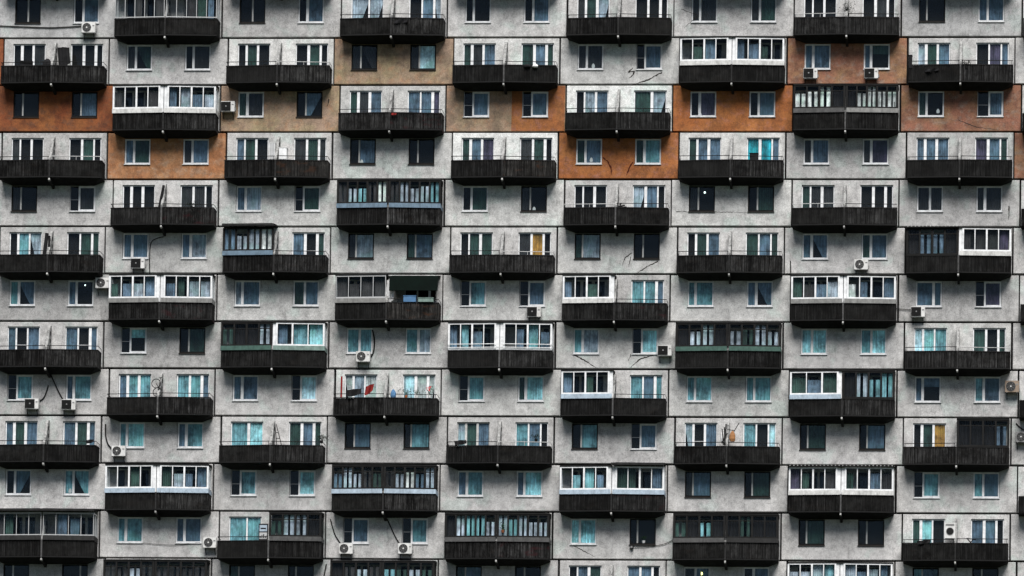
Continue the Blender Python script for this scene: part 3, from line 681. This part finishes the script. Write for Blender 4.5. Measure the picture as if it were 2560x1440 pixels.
thing('plastic_bag', 118, 168, -.75, 'lumpy dark bag stacked beside a draped black blanket', 'bag', bag(.55,.5,'cloth_dark_and_shade'))
thing('cabinet', 708, 402, -.7, 'low white cabinet on an open balcony in front of a pale wall', 'cabinet', crate(.46,.72,.4,'cloth_white','upvc_white'))
thing('cabinet', 681, 402, -.7, 'tall narrow white cabinet with a dark ledge, left of a lower white one', 'cabinet', crate(.34,1.02,.36,'cloth_white','upvc_grey'))
thing('red_blanket', 925, 966, -1.22, 'bright red blanket airing over a balcony rail', 'blanket', drape(.5,.5,'cloth_red',.06,12,-.08,.18))
thing('laundry', 884, 975, -1.18, 'dark clothes hanging over a balcony rail left of a red blanket', 'laundry', drape(.9,.38,'cloth_dark_and_shade',.05,16,0,.1))
thing('sunshade', 853, 990, -.7, 'closed red sunshade standing upright at the left end of a balcony', 'parasol', lambda g: (g.tube([(0,0,-.5),(0,0,-.1)],.02,'rail_light'), g.tube([(0,0,-.1),(.0,0,.1),(.01,0,.9),(.01,0,1.15)],.055,'cloth_red',8)))
thing('flowering_plant', 1074, 995, -1.0, 'red flowering plant standing before a bright white balcony window', 'plant', plant(.5,.35,'leaf','pot_white',14,60))
thing('potted_plant', 1015, 995, -1.0, 'sparse green plant in the middle of the balcony with the red blanket', 'plant', plant(.45,.5,'leaf','terracotta',0,50))
thing('potted_plant', 1042, 995, -1.0, 'small green plant just left of the red flowers', 'plant', plant(.32,.3,'leaf','pot_white',0,40))
thing('plastic_bag', 983, 995, -1.0, 'dark blue bag beside the divider on the balcony with the red blanket', 'bag', bag(.36,.5,'cloth_blue'))
thing('bicycle_frame', 392, 985, -.9, 'black folded bicycle stored upright against a balcony divider', 'bicycle',
  lambda g: (g.disc((-.05,.62),.28,-.02,.02,'cable_black',18,.24), g.disc((.03,.12),.28,.03,.07,'cable_black',18,.24), poles(((-.05,0,.62),(.12,0,.35)),((.12,0,.35),(.03,.05,.12)),((.12,0,.35),(.2,0,.95)),((.1,0,.95),(.3,0,.98)))(g)))
thing('rolled_carpet', 115, 640, -.8, 'dark rolled carpet leaning on a balcony divider at the left', 'carpet', lambda g: (g.tube([(-.12,0,-.1),(.02,.05,1.35)],.11,'cloth_dark_and_shade',10), g.tube([(.16,0,-.1),(.17,.05,1.2)],.07,'cloth_dark_and_shade',10)))
thing('carpet_roll', 402, 520, -.8, 'dark rolled mat slanting beside a balcony divider', 'carpet', lambda g: g.tube([(-.12,0,-.1),(.14,.05,1.35)],.08,'cloth_dark_and_shade',10))
thing('ladder', 690, 1108, -.9, 'dark narrow folding ladder leaning beside a balcony divider', 'ladder', poles(((.05,0,-.1),(-.12,.2,1.15)),((.32,0,-.1),(-.04,.2,1.15)),((-.02,.1,.3),(.22,.1,.3)),((-.06,.15,.65),(.1,.15,.65))))
thing('potted_plant', 804, 1108, -.9, 'dark bushy plant at the right end of the balcony with the ladder', 'plant', plant(.35,.45,'leaf_dark','wood_dark',0,110))
thing('basket', 1831, 1104, -.85, 'brown orange basket with a long dark handle beside a balcony divider', 'basket', lambda g: (bag(.38,.62,'card',.3)(g), poles(((.0,0,.45),(.38,0,1.1)),((-.3,0,.7),(.1,0,.65)))(g)))
thing('plastic_bag', 1806, 1104, -.8, 'pale bag hanging between the divider and a basket', 'bag', bag(.26,.72,'cloth_white'))
thing('tools_bundle', 1809, 1108, -1.0, 'bundle of black tools standing at the divider beside a brown basket', 'tools', poles(((0,0,-.1),(-.1,.1,.85)),((.06,0,-.1),(.12,.1,1.15)),((.1,0,-.1),(.02,.1,.95)),((-.1,0,.0),(.2,.1,.6)), r=.035))
thing('potted_plant', 2119, 42, -.9, 'dark spiky plant on the divider of the topmost open balcony', 'plant', plant(.75,.6,'leaf_dark','wood_dark',0,120))
thing('potted_plant', 2416, 172, -1.1, 'dark plant on the rail right of a divider at the upper right', 'plant', plant(.35,.42,'leaf_dark','wood_dark',0,100))
thing('storage_box', 2276, 172, -.85, 'tall dark box at the left end of the upper right balcony', 'box', crate(.2,.75,.3,'cloth_dark_and_shade'))
thing('notice_board', 658, 1352, -.9, 'dark framed board with white marks standing on a balcony rail', 'board', lambda g: (g.box(-.27,.27,-.03,.03,0,1.0,'cloth_dark_and_shade'), g.box(-.22,.22,-.04,-.031,.55,.92,'band_bluegrey'), g.box(-.22,.22,-.04,-.031,.10,.48,'upvc_grey'), [g.box(-.2+.1*i,-.14+.1*i,-.048,-.041,.15,.28+.05*(i%3),'cloth_dark_and_shade') for i in range(5)], g.box(-.16,.16,-.048,-.041,.68,.76,'cloth_dark_and_shade')))
thing('washing_machine', 2375, 1358, -.75, 'white machine with a round dark door on a dark balcony at the lower right', 'washing machine', lambda g: (g.box(-.3,.3,-.25,.25,.25,1.15,'ac_white'), g.disc((0,.65),.2,-.27,-.251,'ac_black'), g.disc((0,.65),.23,-.265,-.251,'ac_grey',20,.2), g.box(-.25,.25,-.262,-.251,.98,1.08,'ac_grey')))
thing('storage_box', 1025, 756, -.95, 'blue plastic box on the balcony with the dark green awning', 'box', crate(.72,.34,.35,'cloth_blue'))
thing('storage_box', 1065, 756, -.95, 'low green grey box right of the blue box under the awning', 'box', crate(.9,.22,.35,'band_greengrey'))
thing('laundry', 978, 700, -.85, 'pale cloth hanging at the divider beside the dark green awning', 'laundry', drape(.5,1.35,'cloth_white',.05,12,-.1))
thing('plastic_bag', 1338, 169, -1.1, 'white crumpled bag on the rail of the open balcony left of the cracked panel', 'bag', bag(.36,.22,'cloth_white'))
thing('plastic_bag', 1318, 169, -1.1, 'black crumpled bag left of a white one on a balcony rail', 'bag', bag(.42,.2,'cloth_dark_and_shade'))
thing('red_towel', 985, 282, -1.25, 'small dark red towel over a balcony rail at the divider', 'towel', drape(.3,.12,'cloth_red',.02,8))
thing('orange_pot', 1257, 1332, -1.0, 'orange pot with a wilted plant between the two dark glazed halves', 'plant', plant(.4,.2,'leaf','terracotta',0,40))
thing('folded_chair', 2418, 1362, -1.0, 'dark folded chair on the balcony at the lower right corner', 'chair', poles(((0,0,-.1),(.35,.1,.35)),((0,0,.35),(.4,.1,-.05)),((-.05,0,.38),(.5,0,.3)),((.1,.1,0),(.5,.1,.1)), r=.03))
thing('pile_of_boards', 1545, 520, -1.1, 'dark boards piled on the rail right of a divider', 'boards', poles(((-.1,0,0),(.5,0,.06)),((.0,0,.08),(.4,0,.16)),((.1,0,.16),(.2,0,.3)), r=.045))
g = MB()       # the green awning fixed to the balcony right half
loc = Vector((3*PITCH,0,jz(6)))
g.prism_x([(-.02,2.70),(-1.12,2.42),(-1.22,1.55),(-1.20,1.53),(-1.08,2.38),(-.02,2.66)], .15, 3.0, 'awning_green')
g.prism_x([(-.04,2.60),(-1.0,2.38),(-1.1,1.6),(-.6,1.6)], .28, .31, 'awning_green')
o = g.build('awning', loc, block); o['label'] = 'dark green fabric awning pulled down over the right half of a balcony'
thing('potted_plant', 480, 524, -1.0, 'bushy dark plant right of a slanting rolled mat on an open balcony', 'plant', plant(.3,.5,'leaf_dark','wood_dark',0,80))
thing('laundry', 2330, 172, -1.15, 'dark cloth over the rail of the upper right open balcony', 'laundry', drape(.8,.16,'cloth_dark_and_shade',.05,14,0,.04))
thing('laundry', 1000, 50, -1.15, 'black cloth on the rail of the topmost balcony with pale blue curtains', 'laundry', drape(.9,.2,'cloth_dark_and_shade',.05,14,0,.04))
thing('laundry', 1150, 1102, -1.1, 'dark tangled cloth on the left rail end of the balcony below teal windows', 'laundry', drape(.7,.25,'cloth_dark_and_shade',.07,14,.05,.06))
thing('storage_box', 1885, 402, -.9, 'small dark box below the bright cyan window', 'box', crate(.5,.4,.3,'cloth_dark_and_shade'))
thing('potted_plant', 1340, 1104, -.95, 'dark little plant at the right end of a balcony below teal curtained windows', 'plant', plant(.3,.4,'leaf_dark','wood_dark',0,60))
thing('storage_box', 66, 172, -.85, 'dark box below the left window of the upper left balcony', 'box', crate(.7,.42,.3,'cloth_dark_and_shade'))
thing('laundry', 2310, 1352, -1.1, 'dark clothes bunched on the left rail of the lower right balcony', 'laundry', drape(.8,.2,'cloth_dark_and_shade',.06,14,0,.08))
thing('laundry', 225, 1100, -1.1, 'dark rag on the right rail of the left edge balcony with navy windows', 'laundry', drape(.45,.2,'cloth_dark_and_shade',.06,10,0,.05))
thing('skis', 1830, 405, -.6, 'thin pale poles leaning at the divider left of the bright cyan window', 'poles', poles(((.0,0,-.1),(-.08,.2,1.2)),((.08,0,-.1),(-.02,.2,1.1)),mat='rail_light'))
# small things standing on window sills behind the glass
def pot(u, v, label, kind='pot'):
    if kind == 'pot': thing('flower_pot', u, v, .145, label, 'flower pot', lambda g: (bag(.2,.26,'pot_white',.05)(g)))
    else: thing('potted_plant', u, v, .145, label, 'plant', plant(.3,.25,'leaf','pot_white',0,40))
pot(1483,170,'white pot behind the left window of the pale cracked panel at the top')
pot(1478,405,'white trinket at the sill of the left window on the cracked orange panel')
pot(2345,283,'small white toy behind the left window of the right hand pinkish panel')
pot(1335,528,'tiny white pot low in the right dark window above the brown curtained balcony')
pot(175,1232,'white trinket at the sill of a teal window with swept curtains')
pot(904,410,'white trinket low in the left dark window of the pale panel below the beige one')
pot(1609,1358,'pale plant low in a black window beside the junction box','plant')
pot(1750,292,'white pot in the left window of the upper bright orange panel')
def lamp(u, v, mat, rr, label):
    thing('ceiling_lamp', u, v, .19, label, 'lamp', lambda g: g.disc((0,0), rr, -.02, .02, mat, 14))
lamp(1762,481,'bulb_cool',.05,'lit lamp glowing behind the left dark window under the upper balcony')
lamp(213,713,'bulb_cool',.035,'tiny lit lamp seen through the window beside an air conditioner')
lamp(1753,1434,'bulb_warm',.09,'yellow lit bulb in a window at the bottom edge of the picture')
